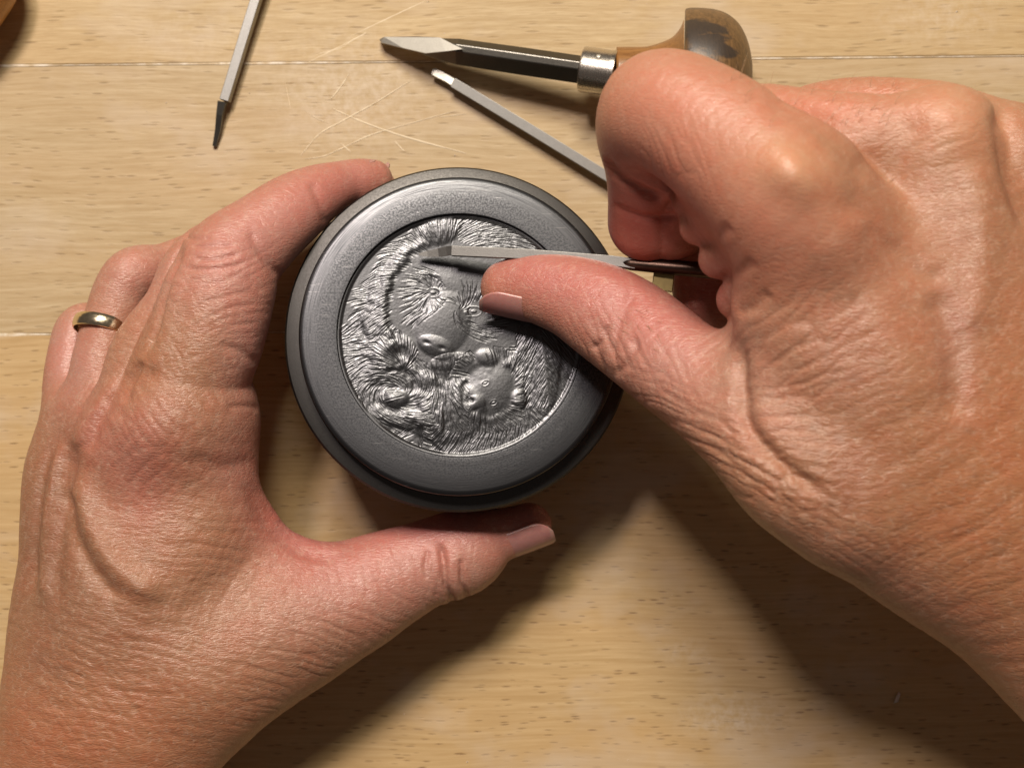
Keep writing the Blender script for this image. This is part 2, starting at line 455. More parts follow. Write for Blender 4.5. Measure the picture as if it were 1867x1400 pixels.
class Hand:
    def __init__(s, palm, fingers, carve=()):
        s.palm = palm; s.fingers = fingers; s.carve = carve
    def ev_ball(s, p, c, rad):
        d = np.full(len(p), BIG, np.float32)
        for ch, k in s.palm:
            e = ch.ev(p, c, rad)
            if e is not None: d = smin(d, e, k)
        out = d
        for ch, k, k2 in s.fingers:
            e = ch.ev(p, c, rad)
            if e is not None: out = np.minimum(out, smin(d, e, k))
        for ch, k in s.carve:
            e = ch.ev(p, c, rad)
            if e is not None: out = -smin(-out, e, k)
        return out
    def ev(s, p, cell=9.0):
        out = np.full(len(p), BIG, np.float32)
        if len(p) == 0: return out
        ids = np.floor(p / cell).astype(np.int64); ids -= ids.min(0)
        dim = ids.max(0) + 1
        key = (ids[:, 0] * dim[1] + ids[:, 1]) * dim[2] + ids[:, 2]
        order = np.argsort(key, kind='stable'); ks = key[order]
        cuts = np.concatenate([[0], np.nonzero(np.diff(ks))[0] + 1, [len(ks)]])
        for i in range(len(cuts) - 1):
            ix = order[cuts[i]:cuts[i + 1]]; q = p[ix]
            lo = q.min(0); hi = q.max(0)
            out[ix] = s.ev_ball(q, (lo + hi) / 2, float(np.linalg.norm(hi - lo) / 2))
        return out
    def mesh(s, h):
        chs = [c for c, *_ in s.palm] + [c for c, *_ in s.fingers]
        lo = np.min([(c.mid - c.bound[:, None]).min(0) for c in chs], axis=0) - 3
        hi = np.max([(c.mid + c.bound[:, None]).max(0) for c in chs], axis=0) + 3
        f = 4; H = h * f
        nc = np.ceil((hi - lo) / H).astype(int) + 1
        gx, gy, gz = [np.arange(n) * H + l for n, l in zip(nc, lo)]
        G = np.stack(np.meshgrid(gx, gy, gz, indexing='ij'), -1).reshape(-1, 3).astype(np.float32)
        C = s.ev(G, 18.0).reshape(nc)
        nf = (nc - 1) * f + 1
        # upsample coarse values (nearest) then refine the narrow band
        D = np.repeat(np.repeat(np.repeat(C, f, 0), f, 1), f, 2)[:nf[0], :nf[1], :nf[2]].copy()
        near = np.abs(C) < H * 1.6 + .8
        nr = near.copy()
        for ax in range(3):
            nr |= np.roll(nr, 1, ax) | np.roll(nr, -1, ax)
        near = nr
        m = np.repeat(np.repeat(np.repeat(near, f, 0), f, 1), f, 2)[:nf[0], :nf[1], :nf[2]]
        I = np.argwhere(m)
        pts = (I * h + lo).astype(np.float32)
        D[m] = s.ev(pts)
        return surface_nets(D, lo, h)
def surface_nets(D, lo, h):
    S = D < 0
    c = S[:-1, :-1, :-1].astype(np.int8)
    tot = np.zeros_like(c)
    for dx in (0, 1):
        for dy in (0, 1):
            for dz in (0, 1):
                tot += S[dx:S.shape[0] - 1 + dx, dy:S.shape[1] - 1 + dy, dz:S.shape[2] - 1 + dz]
    act = (tot > 0) & (tot < 8)
    I = np.argwhere(act)
    vid = np.full(act.shape, -1, np.int32); vid[act] = np.arange(len(I))
    acc = np.zeros((len(I), 3), np.float64); cnt = np.zeros(len(I))
    cor = [(0, 0, 0), (1, 0, 0), (0, 1, 0), (1, 1, 0), (0, 0, 1), (1, 0, 1), (0, 1, 1), (1, 1, 1)]
    val = [D[I[:, 0] + a, I[:, 1] + b, I[:, 2] + cc] for a, b, cc in cor]
    for i in range(8):
        for j in range(i + 1, 8):
            df = np.abs(np.array(cor[i]) - np.array(cor[j]))
            if df.sum() != 1: continue
            x = (val[i] < 0) != (val[j] < 0)
            t = np.where(x, val[i] / np.where(x, val[i] - val[j], 1), 0)
            p = np.array(cor[i])[None] + t[:, None] * (np.array(cor[j]) - np.array(cor[i]))[None]
            acc[x] += p[x]; cnt[x] += 1
    V = (I + acc / cnt[:, None]) * h + lo
    Q = []
    for ax in range(3):
        o1, o2 = [(1, 2), (2, 0), (0, 1)][ax]
        a = S; b = np.roll(S, -1, ax)
        sl = [slice(1, -1)] * 3; sl[ax] = slice(0, -1)
        E = np.argwhere((a != b)[tuple(sl)])
        off = np.array([1, 1, 1]); off[ax] = 0
        E = E + off
        ins = S[E[:, 0], E[:, 1], E[:, 2]]
        def g(da, db):
            e = E.copy(); e[:, o1] += da; e[:, o2] += db; return vid[e[:, 0], e[:, 1], e[:, 2]]
        q = np.stack([g(-1, -1), g(0, -1), g(0, 0), g(-1, 0)], 1)
        q[~ins] = q[~ins][:, ::-1]
        q = q[(q >= 0).all(1)]
        Q.append(q)
    return V, np.concatenate(Q)
def normals(V, F):
    a, b, c, d = V[F[:, 0]], V[F[:, 1]], V[F[:, 2]], V[F[:, 3]]
    n = np.cross(c - a, d - b)
    N_ = np.zeros_like(V)
    for k in range(3):
        for j in range(4): N_[:, k] += np.bincount(F[:, j], n[:, k], minlength=len(V))
    return N_ / (np.linalg.norm(N_, axis=1)[:, None] + 1e-9)
def seg_dist(u, v, pts):
    """distance in photo px to a polyline, and position along it 0..1"""
    pts = np.asarray(pts, float); best = np.full(len(u), 1e9); tt = np.zeros(len(u))
    L = np.concatenate([[0], np.cumsum(np.linalg.norm(np.diff(pts, axis=0), axis=1))])
    for i in range(len(pts) - 1):
        a = pts[i]; ab = pts[i + 1] - a; l2 = ab @ ab + 1e-9
        t = np.clip(((u - a[0]) * ab[0] + (v - a[1]) * ab[1]) / l2, 0, 1)
        d = np.hypot(u - a[0] - t * ab[0], v - a[1] - t * ab[1])
        m = d < best; best[m] = d[m]; tt[m] = (L[i] + t[m] * math.sqrt(l2)) / L[-1]
    return best, tt

def details(V, Nn, feats):
    """relief of tendons, veins, creases, wrinkles as displacement along the normal (mm)"""
    u, v = topx(V); up = smooth01((Nn[:, 2] + .15) / .4)
    D = np.zeros(len(V))
    for f in feats:
        k = f[0]
        if k == 'line':       # ('line', pts, sigma_px, amp_mm)
            pts = catmull(f[1], 5) if len(f[1]) > 2 else np.array(f[1])
            m = (u > pts[:, 0].min() - 4 * f[2]) & (u < pts[:, 0].max() + 4 * f[2]) & (v > pts[:, 1].min() - 4 * f[2]) & (v < pts[:, 1].max() + 4 * f[2])
            if len(f) > 4: m &= (V[:, 2] > f[4])
            ix = np.nonzero(m)[0]
            d, t = seg_dist(u[ix] + 3 * fbm(u[ix] * .03, v[ix] * .03, 3), v[ix] + 3 * fbm(u[ix] * .03, v[ix] * .03, 9), pts)
            fade = smooth01(np.minimum(t, 1 - t) / .18)
            D[ix] += f[3] * np.exp(-.5 * (d / f[2]) ** 2) * fade * up[ix]
        elif k == 'blob':     # ('blob', (u,v), (su,sv), angle_deg, amp)
            a = math.radians(f[3]); du = u - f[1][0]; dv = v - f[1][1]
            x = du * math.cos(a) + dv * math.sin(a); y = -du * math.sin(a) + dv * math.cos(a)
            D += f[4] * np.exp(-.5 * ((x / f[2][0]) ** 2 + (y / f[2][1]) ** 2)) * up
        elif k == 'wr':       # ('wr', (u,v), (su,sv), mask_angle, line_angle, wavelength_px, amp, stretch)
            a = math.radians(f[3]); du = u - f[1][0]; dv = v - f[1][1]
            x = du * math.cos(a) + dv * math.sin(a); y = -du * math.sin(a) + dv * math.cos(a)
            q = (x / f[2][0]) ** 2 + (y / f[2][1]) ** 2
            ix = np.nonzero(q < 9)[0]
            if len(ix) == 0: continue
            b = math.radians(f[4]); du = du[ix]; dv = dv[ix]
            wx = 18 * fbm(du * .012, dv * .012, 31, 2); wy = 18 * fbm(du * .012, dv * .012, 57, 2)
            al = (du + wx) * math.cos(b) + (dv + wy) * math.sin(b); ac = -(du + wx) * math.sin(b) + (dv + wy) * math.cos(b)
            n = noise2(al / (f[5] * f[7]) + 40, ac / f[5] + 40, 77)
            r = np.minimum(np.abs(n - .5) * 6.5, 1.0)
            D[ix] += .52 * f[6] * (r - 1) * np.exp(-.5 * q[ix]) * up[ix]
    return D
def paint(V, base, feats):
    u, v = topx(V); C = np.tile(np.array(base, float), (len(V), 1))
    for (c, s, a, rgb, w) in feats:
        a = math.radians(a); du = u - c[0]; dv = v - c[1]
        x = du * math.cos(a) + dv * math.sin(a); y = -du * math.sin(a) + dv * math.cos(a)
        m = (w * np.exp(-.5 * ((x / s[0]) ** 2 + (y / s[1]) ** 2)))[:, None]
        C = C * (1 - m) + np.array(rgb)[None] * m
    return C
def build_hand(name, hand, feats, cols, base, wr_feats, h):
    V, F = hand.mesh(h)
    Nn = normals(V, F)
    V = V + Nn * details(V, Nn, feats)[:, None]
    o = mesh_obj(name, V, F, M_skin)
    add_attr(o, 'skin', paint(V, base, cols))
    W = paint(V, (1, 1, 1), wr_feats)
    add_attr(o, 'wr', W)
    return o

PINK = (.53, .265, .22); TAN = (.405, .208, .115); ROSE = (.53, .185, .165); BROWN = (.29, .145, .085)

# ---- left-side hand (wears the wedding band)
C = Chain
lh_palm = [
    (C([(335, 775, 115, 44), (320, 900, 125, 44), (265, 1080, 135, 43), (225, 1250, 140, 38), (160, 1450, 150, 32), (110, 1680, 165, 30), (60, 2000, 180, 30)], .62), 6),
    (C([(240, 790, 85, 44), (215, 950, 105, 44), (190, 1110, 115, 42), (150, 1290, 125, 36)], .62), 6),
    (C([(158, 775, 80, 34), (128, 860, 83, 34), (122, 950, 84, 34), (118, 1030, 84, 33), (122, 1130, 104, 32), (110, 1290, 110, 30), (80, 1440, 110, 28)], .8), 7),
    (C([(360, 800, 100, 42), (368, 900, 102, 40), (405, 990, 112, 36), (470, 1072, 108, 32)], .72), 8),
    (C([(290, 1290, 158, 32), (380, 1200, 150, 32), (500, 1140, 126, 31)], .7), 9),
]
lh_fing = [
    (C([(270, 830, 90, 44), (335, 760, 122, 46), (345, 690, 110, 48), (376, 612, 106, 50), (402, 530, 100, 51), (424, 478, 88, 49), (480, 425, 74, 46), (530, 385, 66, 42), (575, 356, 54, 38), (622, 337, 43, 33), (655, 332, 42, 30), (678, 329, 38, 28)], .95), 6, .8),
    (C([(235, 790, 60, 44), (252, 652, 55, 45), (314, 562, 53, 45), (362, 478, 55, 42), (465, 422, 50, 32), (570, 360, 42, 24), (650, 335, 34, 20), (694, 337, 27, 18)], .95), 6, .8),
    (C([(190, 760, 62, 36), (184, 680, 56, 35), (193, 626, 52, 34), (208, 575, 52, 33), (224, 530, 52, 32), (249, 500, 51, 31), (300, 488, 44, 26), (370, 462, 42, 22), (470, 430, 40, 18), (570, 390, 36, 15)], .95), 5, .8),
    (C([(140, 770, 56, 30), (124, 710, 46, 28), (134, 640, 45, 25), (146, 600, 43, 23), (175, 588, 39, 21), (240, 570, 36, 18), (330, 540, 34, 15)], .95), 5, .8),
    (C([(380, 1200, 140, 32), (500, 1140, 124, 31), (620, 1098, 108, 30), (700, 1060, 92, 29), (770, 1030, 80, 28), (838, 1008, 79, 27), (885, 984, 57, 26), (925, 971, 46, 25), (964, 958, 42, 24)], .92), 9, .8),
]
lh_feats = [
    ('blob', (245, 780), (55, 60), 0, 2.2), ('blob', (150, 800), (30, 45), 0, 1.2), ('blob', (410, 440), (45, 35), 0, 1.0),
    ('blob', (222, 500), (22, 22), 0, .6), ('blob', (340, 1010), (60, 80), 20, .5),
    ('line', [(120, 790), (92, 930), (84, 1120)], 11, 1.6), ('line', [(104, 790), (72, 930), (62, 1100)], 7, -.8),
    ('line', [(150, 790), (128, 870), (104, 1000), (100, 1120)], 10, -1.3), ('line', [(225, 690), (175, 760), (140, 830)], 9, .8),
    ('line', [(262, 660), (205, 740), (165, 830)], 8, -.9), ('line', [(290, 665), (255, 710), (215, 770)], 10, -.7),
    ('line', [(150, 850), (158, 930), (196, 1010), (250, 1062), (310, 1088)], 17, 2.0), ('line', [(126, 880), (134, 960), (170, 1040), (225, 1100)], 11, -1.2), ('line', [(338, 440), (306, 520), (286, 600), (258, 655)], 4.5, -1.2), ('line', [(258, 655), (238, 700), (232, 740)], 6, -1.0), ('line', [(330, 480), (310, 560), (296, 630), (270, 690)], 12, .6),
    ('line', [(470, 842), (400, 850), (340, 830)], 10, -.5), ('line', [(480, 748), (445, 740), (410, 742)], 4.0, -.3),
    ('line', [(515, 510), (482, 470), (462, 440), (452, 415)], 6, -.6), ('line', [(596, 416), (588, 385), (574, 350), (566, 330)], 6, -.5),
    ('line', [(475, 668), (450, 648), (425, 636), (395, 630)], 6, -.45), ('line', [(470, 855), (500, 925), (560, 985), (640, 1003)], 9, .7),
    ('line', [(443, 870), (480, 945), (545, 1005), (620, 1020)], 9, -.5),
    ('line', [(345, 448), (380, 452), (430, 450)], 3, -.55), ('line', [(350, 470), (390, 474), (440, 466)], 3, -.5), ('line', [(332, 487), (380, 492), (450, 480)], 3, -.45),
    ('line', [(336, 430), (360, 440), (390, 438)], 3, -.4), ('line', [(834, 1112), (814, 1070), (808, 1020), (800, 985)], 4.0, -1.5), ('line', [(856, 1100), (842, 1060), (838, 1015)], 3.2, -1.0), ('blob', (826, 1050), (10, 40), 0, .5),
    ('line', [(778, 1060), (776, 1030), (780, 1000)], 3, -.45), ('line', [(808, 1030), (800, 1000), (790, 985)], 3, -.4),
    ('wr', (415, 540), (90, 80), 0, -20, 11, .40, 7), ('wr', (380, 640), (90, 80), 0, 62, 9, .30, 8), ('wr', (300, 760), (110, 80), 0, 55, 10, .35, 6),
    ('wr', (260, 850), (140, 90), 0, -50, 11, .28, 7), ('wr', (400, 1000), (150, 100), 0, 5, 11, .32, 8), ('wr', (420, 1060), (150, 90), 0, -60, 13, .22, 8),
    ('wr', (620, 1150), (150, 55), -28, 20, 10, .45, 7), ('wr', (500, 1230), (130, 60), -35, 12, 10, .42, 7), ('wr', (190, 1300), (220, 130), 0, 8, 10, .28, 9), ('wr', (200, 1300), (220, 130), 0, 50, 12, .16, 9),
    ('wr', (150, 1180), (140, 120), 0, 25, 11, .28, 7), ('wr', (300, 1180), (150, 100), 0, 12, 10, .30, 8), ('wr', (690, 1060), (90, 60), 0, 85, 14, .18, 6),
    ('wr', (160, 740), (60, 60), 0, 120, 9, .28, 6), ('wr', (190, 640), (50, 40), 0, 15, 9, .18, 6), ('wr', (820, 1060), (40, 50), 0, 95, 12, .35, 5),
    ('wr', (130, 950), (80, 160), 0, 100, 12, .25, 9),
]
lh_cols = [
    ((520, 390), (160, 60), -30, PINK, .95), ((420, 470), (60, 60), 0, ROSE, .45), ((640, 330), (80, 50), -20, ROSE, .5), ((460, 620), (50, 150), 0, PINK, .8),
    ((740, 1030), (190, 90), -20, PINK, .9), ((800, 950), (160, 40), -10, ROSE, .8), ((540, 960), (90, 50), 45, ROSE, .75), ((240, 490), (60, 60), 0, PINK, .7),
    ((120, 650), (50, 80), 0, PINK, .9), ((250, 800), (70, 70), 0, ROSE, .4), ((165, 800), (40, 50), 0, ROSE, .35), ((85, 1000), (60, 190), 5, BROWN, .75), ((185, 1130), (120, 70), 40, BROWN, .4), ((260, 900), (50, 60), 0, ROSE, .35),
    ((180, 1360), (220, 100), 0, (.45, .19, .095), .8), ((430, 850), (50, 40), 0, (.40, .20, .16), .5), ((620, 1180), (120, 40), -30, BROWN, .5),
    ((70, 1200), (15, 15), 0, BROWN, .6), ((110, 1220), (12, 10), 0, BROWN, .6), ((960, 960), (40, 60), 0, ROSE, .6)]
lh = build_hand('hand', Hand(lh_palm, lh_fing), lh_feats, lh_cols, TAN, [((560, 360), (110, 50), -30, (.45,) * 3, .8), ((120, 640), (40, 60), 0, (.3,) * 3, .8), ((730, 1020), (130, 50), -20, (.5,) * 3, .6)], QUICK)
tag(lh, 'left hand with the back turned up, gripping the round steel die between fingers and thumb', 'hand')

# ---- right-side hand (pushes the graver); its heel is held well clear of the table
def C(st, *a):
    lift = lambda u: 14 * float(smooth01((u - 1120) / 330)) - 7 * float(smooth01((u - 1550) / 400))
    return Chain([(q[0], q[1], q[2], q[3] + lift(q[0]), *q[4:]) for q in st], *a)
rh_palm = [
    (C([(1455, 360, 118, 84), (1520, 500, 150, 83), (1620, 690, 190, 80), (1760, 880, 205, 76), (1930, 1060, 210, 68), (2150, 1300, 215, 56), (2420, 1600, 220, 46)], .58), 8),
    (C([(1725, 275, 96, 80), (1740, 400, 130, 82), (1790, 600, 170, 80), (1880, 820, 190, 76), (2000, 1020, 200, 68)], .6), 9),
    (C([(1850, 300, 100, 74), (1900, 450, 130, 74), (1950, 650, 150, 72), (2040, 900, 170, 66)], .62), 9),
    (C([(1990, 330, 90, 64), (2030, 480, 110, 64), (2080, 700, 130, 66), (2120, 950, 150, 62)], .66), 9),
    (C([(1432, 560, 98, 78), (1452, 650, 108, 76), (1478, 745, 112, 74), (1530, 840, 120, 72)], .62), 8),
    (C([(1480, 862, 112, 74), (1590, 945, 118, 71), (1700, 1005, 130, 65), (1840, 1050, 162, 58), (2020, 1180, 185, 52), (2250, 1380, 200, 45)], .75), 9),
]
rh_palm += [(C([(1252, 374, 24, 75), (1310, 345, 40, 79)], 1), 3), (C([(1271, 414, 33, 75), (1330, 380, 52, 78)], 1), 2.5),
            (C([(1308, 473, 35, 74), (1375, 436, 55, 77)], 1), 2.5), (C([(1338, 544, 32, 72), (1400, 505, 50, 75)], 1), 2.5), (C([(1364, 604, 28, 71), (1420, 575, 45, 74)], 1), 3)]
rh_fing = [
    (C([(1470, 390, 140, 84), (1425, 345, 142, 86), (1345, 282, 128, 86), (1270, 228, 118, 86), (1208, 205, 110, 84), (1178, 235, 92, 78), (1178, 300, 76, 70), (1180, 352, 72, 63), (1182, 404, 74, 57)], .95), 8, .9),
    (C([(1230, 330, 66, 64), (1226, 408, 68, 56)], .9), 3, .9),
    (C([(1720, 270, 88, 78), (1620, 262, 86, 76), (1480, 248, 84, 70), (1360, 240, 80, 62), (1300, 320, 72, 52), (1290, 430, 68, 42), (1292, 530, 66, 36), (1300, 560, 60, 34)], .95), 7, .9),
    (C([(1850, 300, 88, 72), (1700, 235, 76, 64), (1560, 212, 70, 56), (1450, 240, 66, 46), (1400, 340, 60, 36), (1400, 460, 58, 28)], .95), 7, .9),
    (C([(1990, 330, 80, 62), (1850, 300, 66, 52), (1700, 300, 60, 42), (1600, 360, 56, 34), (1580, 460, 52, 26)], .95), 7, .9),
    (C([(1540, 900, 116, 74), (1440, 838, 112, 74), (1370, 778, 104, 73), (1300, 718, 97, 70), (1235, 668, 95, 67), (1165, 612, 94, 62), (1105, 572, 88, 59), (1050, 544, 76, 56), (995, 528, 66, 53), (955, 522, 57, 51), (926, 524, 50, 50)], .86), 9, .9),
]
rh_feats = [
    ('blob', (1442, 316), (38, 26), 40, 2.6), ('blob', (1430, 330), (90, 60), 35, .8), ('line', [(1096, 282), (1122, 318), (1165, 348), (1215, 366)], 6, -1.5), ('line', [(1112, 372), (1175, 398), (1240, 392)], 5, -.7), ('blob', (1735, 212), (60, 50), 20, 2.4), ('blob', (1440, 480), (80, 60), 0, .8),
    ('blob', (1185, 150), (60, 50), 0, .8), ('line', [(1560, 420), (1590, 350), (1640, 270), (1680, 200)], 34, -1.2), ('line', [(1570, 400), (1620, 450), (1680, 495), (1740, 510)], 14, -.7),
    ('line', [(1600, 330), (1480, 215), (1380, 180)], 16, -1.2), ('line', [(1700, 520), (1740, 640), (1745, 780)], 18, -1.3), ('line', [(1770, 280), (1790, 420), (1780, 620)], 24, 1.2),
    ('line', [(1480, 380), (1590, 560), (1680, 760)], 34, .9), ('line', [(1815, 180), (1850, 330), (1890, 430)], 14, -2.2),
    ('line', [(1345, 600), (1352, 700), (1365, 780), (1430, 850), (1520, 915)], 10, -1.8), ('line', [(1385, 640), (1392, 740), (1420, 810)], 18, .6),
    ('line', [(1276, 446), (1300, 440), (1335, 408)], 8, -.5), ('line', [(1312, 506), (1345, 500), (1380, 470)], 8, -.5), ('line', [(1338, 572), (1372, 560), (1410, 530)], 8, -.6),
    ('wr', (1440, 640), (100, 70), -20, -38, 17, .70, 6), ('wr', (1430, 760), (80, 80), 0, -8, 13, .60, 7), ('wr', (1480, 880), (120, 50), 35, 5, 11, .38, 7),
    ('wr', (1600, 720), (160, 130), 0, -25, 11, .22, 8), ('wr', (1230, 290), (70, 60), 0, 72, 10, .30, 6), ('wr', (1160, 640), (90, 60), 35, 70, 14, .40, 6),
    ('wr', (1110, 640), (50, 45), 35, 65, 13, .6, 5), ('wr', (1280, 790), (130, 40), 38, 20, 11, .75, 7), ('wr', (1380, 860), (110, 40), 38, 28, 11, .7, 7),
    ('wr', (1780, 1000), (160, 140), 0, -25, 11, .24, 8), ('wr', (1560, 1010), (140, 60), 35, 30, 10, .24, 8), ('wr', (1700, 250), (120, 90), 0, -30, 11, .22, 8),
    ('wr', (1520, 210), (100, 40), 0, -35, 9, .2, 8), ('wr', (1050, 530), (90, 40), 0, -12, 8, .12, 9), ('wr', (1800, 700), (120, 200), 0, -50, 10, .15, 9),
    ('line', [(1160, 520), (1130, 590), (1108, 660)], 6, -.5), ('line', [(1075, 640), (1100, 620), (1110, 590)], 5, -.6), ('line', [(1120, 690), (1150, 650), (1160, 610)], 5, -.6),
]
rh_cols = [
    ((1010, 505), (140, 60), 20, ROSE, .9), ((1200, 620), (150, 80), 38, PINK, .9), ((1180, 560), (110, 40), 30, ROSE, .6), ((1200, 200), (140, 110), 30, (.60, .28, .19), .9),
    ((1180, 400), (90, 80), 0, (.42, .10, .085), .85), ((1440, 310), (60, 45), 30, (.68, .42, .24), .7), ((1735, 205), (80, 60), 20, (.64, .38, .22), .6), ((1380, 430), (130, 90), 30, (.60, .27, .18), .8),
    ((1800, 900), (180, 240), 0, (.46, .195, .085), .8), ((1600, 480), (100, 100), 0, (.48, .225, .14), .5), ((1500, 660), (90, 80), 0, (.44, .21, .13), .5), ((1740, 620), (35, 90), 0, (.40, .20, .14), .6),
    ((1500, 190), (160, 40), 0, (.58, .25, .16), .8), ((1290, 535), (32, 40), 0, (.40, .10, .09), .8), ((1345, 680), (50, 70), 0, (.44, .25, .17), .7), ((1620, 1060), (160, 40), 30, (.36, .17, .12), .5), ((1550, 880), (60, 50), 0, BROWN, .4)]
for k in range(60):
    c = (random.uniform(1450, 1860), random.uniform(400, 1150)); s = random.uniform(3, 8)
    rh_cols.append((c, (s * 1.3, s), random.uniform(0, 180), BROWN, random.uniform(.2, .5)))
for k in range(25):
    c = (random.uniform(20, 330), random.uniform(900, 1390)); s = random.uniform(3, 7)
    lh_cols.append((c, (s * 1.3, s), random.uniform(0, 180), BROWN, random.uniform(.2, .5)))
rh = build_hand('hand', Hand(rh_palm, rh_fing), rh_feats, rh_cols, TAN, [((1250, 190), (150, 110), 0, (.4,) * 3, .8), ((1170, 400), (90, 80), 0, (.3,) * 3, .8), ((1430, 380), (130, 120), 0, (.35,) * 3, .85), ((1750, 250), (110, 100), 0, (.4,) * 3, .7)], QUICK)
tag(rh, 'right hand with bent forefinger, pushing a thin graver with its thumb on the engraved face', 'hand')

# ---- a few fine hairs on the fingers of the right hand
hv = []; hf = []
dg = bpy.context.evaluated_depsgraph_get()
inv = rh.matrix_world.inverted()
hs = [(random.uniform(1330, 1640), random.uniform(150, 235), random.uniform(-60, -25)) for _ in range(34)] + [(random.uniform(1120, 1200), random.uniform(560, 640), random.uniform(20, 60)) for _ in range(12)] \
   + [(random.uniform(1330, 1350), random.uniform(140, 152), -75) for _ in range(3)]
for (u, v, ang) in hs:
    o_ = Vector(P(u, v, 150)) * MM; d_ = (Vector(P(u, v, 0)) - Vector(P(u, v, 150))).normalized()
    hit, lc, nn, _ = rh.ray_cast(o_, d_)
    if not hit: continue
    p0 = lc / MM; L_ = random.uniform(2.0, 4.5); a_ = math.radians(ang + random.uniform(-15, 15))
    dr = Vector((math.cos(a_), -math.sin(a_), .25)); sd = Vector((dr.y, -dr.x, 0)).normalized() * .045
    b0 = len(hv)
    for k in range(4):
        t = k / 3; c_ = p0 + dr * L_ * t + nn * (.25 + 1.0 * math.sin(t * 2.2)) ; w_ = 1 - .7 * t
        hv += [tuple(c_ + sd * w_), tuple(c_ + nn * .05 * w_), tuple(c_ - sd * w_)]
    for k in range(3):
        for q_ in range(3):
            hf.append((b0 + k * 3 + q_, b0 + k * 3 + (q_ + 1) % 3, b0 + (k + 1) * 3 + (q_ + 1) % 3, b0 + (k + 1) * 3 + q_))
mh = N('fine_hair'); mh.p(Base_Color=mh.mix(mh.noise(mh.coord(), 300, 2), (.75, .55, .34), (.45, .28, .15)), Roughness=.4)
tag(mesh_obj('hair', hv, hf, mh.m, rh), kind='stuff')

# ---- fingernails
def nail(parent, c, a, n, rf, R, L, phi0, phi1, tipf=.12, thick=.45):
    """plate of radius R over a finger of radius rf whose axis passes through c"""
    a = Vector(a).normalized(); n = Vector(n); n = (n - a * n.dot(a)).normalized(); w = a.cross(n)
    c = Vector(c) - n * (R - rf - .18); ns, nt = 18, 20
    V = []; F = []
    for lay in (0, 1):
        for i in range(ns + 1):
            s = i / ns
            base = math.sqrt(max(0, 1 - (1 - min(s / .22, 1)) ** 2)); end = math.sqrt(max(0, 1 - max(0, (s - .68) / .32) ** 2 * .86))
            wf = (.45 + .55 * base) * end
            for j in range(nt + 1):
                t = j / nt; ph = math.radians((phi0 + phi1) / 2 + (phi1 - phi0) * (t - .5) * wf)
                rr = R * (1 + .02 * math.sin(math.pi * s)) - (thick if lay else 0) - (.35 * (1 - min(s / .15, 1)))
                V.append(c + a * (s - .5) * L + (n * math.cos(ph) + w * math.sin(ph)) * rr)
    m = nt + 1; off = (ns + 1) * m
    for i in range(ns):
        for j in range(nt):
            q = (i * m + j, i * m + j + 1, (i + 1) * m + j + 1, (i + 1) * m + j)
            F.append(q); F.append(tuple(off + x for x in q[::-1]))
    rim = [i * m for i in range(ns + 1)] + [ns * m + j for j in range(1, m)] + [i * m + nt for i in range(ns - 1, -1, -1)] + [j for j in range(nt - 1, 0, -1)]
    for i in range(len(rim)):
        p, q = rim[i], rim[(i + 1) % len(rim)]; F.append((p, q, q + off, p + off))
    o = mesh_obj('nail', [tuple(x) for x in V], F, M_nail, parent)
    o.data.materials.append(M_nailtip)
    for f in o.data.polygons:
        ii = [((x % off) // m) for x in f.vertices]
        if min(ii) >= ns * (1 - tipf): f.material_index = 1
    return o
nail(lh, P(946, 964, 24.7), (.93, .34, -.05), (.2, -.66, .72), 6.3, 7.3, 16.2, -44, 52, .07)
nail(lh, P(662, 331, 29), (.97, .02, -.15), (.0, .98, .12), 5.45, 6.1, 6.5, -32, 32)
nail(lh, P(700, 334, 18), (.8, .5, .0), (-.4, .8, .35), 4.0, 5, 8, -40, 40)
nail(rh, P(946, 527, 51), (-.97, .22, -.10), (-.15, -.84, .50), 7.2, 7.6, 16.5, -46, 42, .08)

# ------------------------------------------------------------------ gold ring on the finger
rg = empty('wedding_ring', P(190, 622, 34))
ax = Vector(P(203, 585, 33)) - Vector(P(184, 655, 35)); ax = (ax.normalized() + Vector((-.02, 0, -.10))).normalized()
rg.rotation_euler = ax.to_track_quat('Z', 'Y').to_euler()
rad = Rpx(53, 34)
prof = []
for k in range(17):
    t = math.pi * 2 * k / 16
    prof.append((rad + .15 + .6 * max(math.cos(t), -.25), 1.75 * math.sin(t)))
band = lathe('band', prof, M_gold, rg, 96)
tag(rg, 'plain gold wedding band on a finger of the hand that holds the steel die', 'ring')
rg.location = Vector(P(191, 599, 33.5)) * MM

# ------------------------------------------------------------------ the steel die
DT = 48.0
tilt_dir = Vector((.55, .83, 0)).normalized()      # its top leans away to the upper right
TILT = math.radians(6.5)
axis = (Vector((0, 0, 1)) * math.cos(TILT) + tilt_dir * math.sin(TILT)).normalized()
die = empty('steel_die', tuple(P(839, 610, DT)))
die.rotation_euler = axis.to_track_quat('Z', 'Y').to_euler()
die.rotation_mode = 'QUATERNION'
q = Vector((0, 0, 1)).rotation_difference(axis); die.rotation_quaternion = q
tag(die, 'round dark steel die with a bear family engraved in its face, gripped by fingers', 'die')
k48 = (CAM_H - DT) / FPX
RI = 222.5 * k48; RO = 292 * k48; RF = 315 * (CAM_H - 40) / FPX
lathe('rim_face', [(RI + .05, -2.2), (RI + .10, -.25), (RI + .28, -.02), (RI + .5, 0), (RI + 2, .0), (RO - 6, 0), (RO - 1.2, 0), (RO - .5, -.12), (RO, -.5), (RO + .15, -1.0)], M_ring, die, 256)
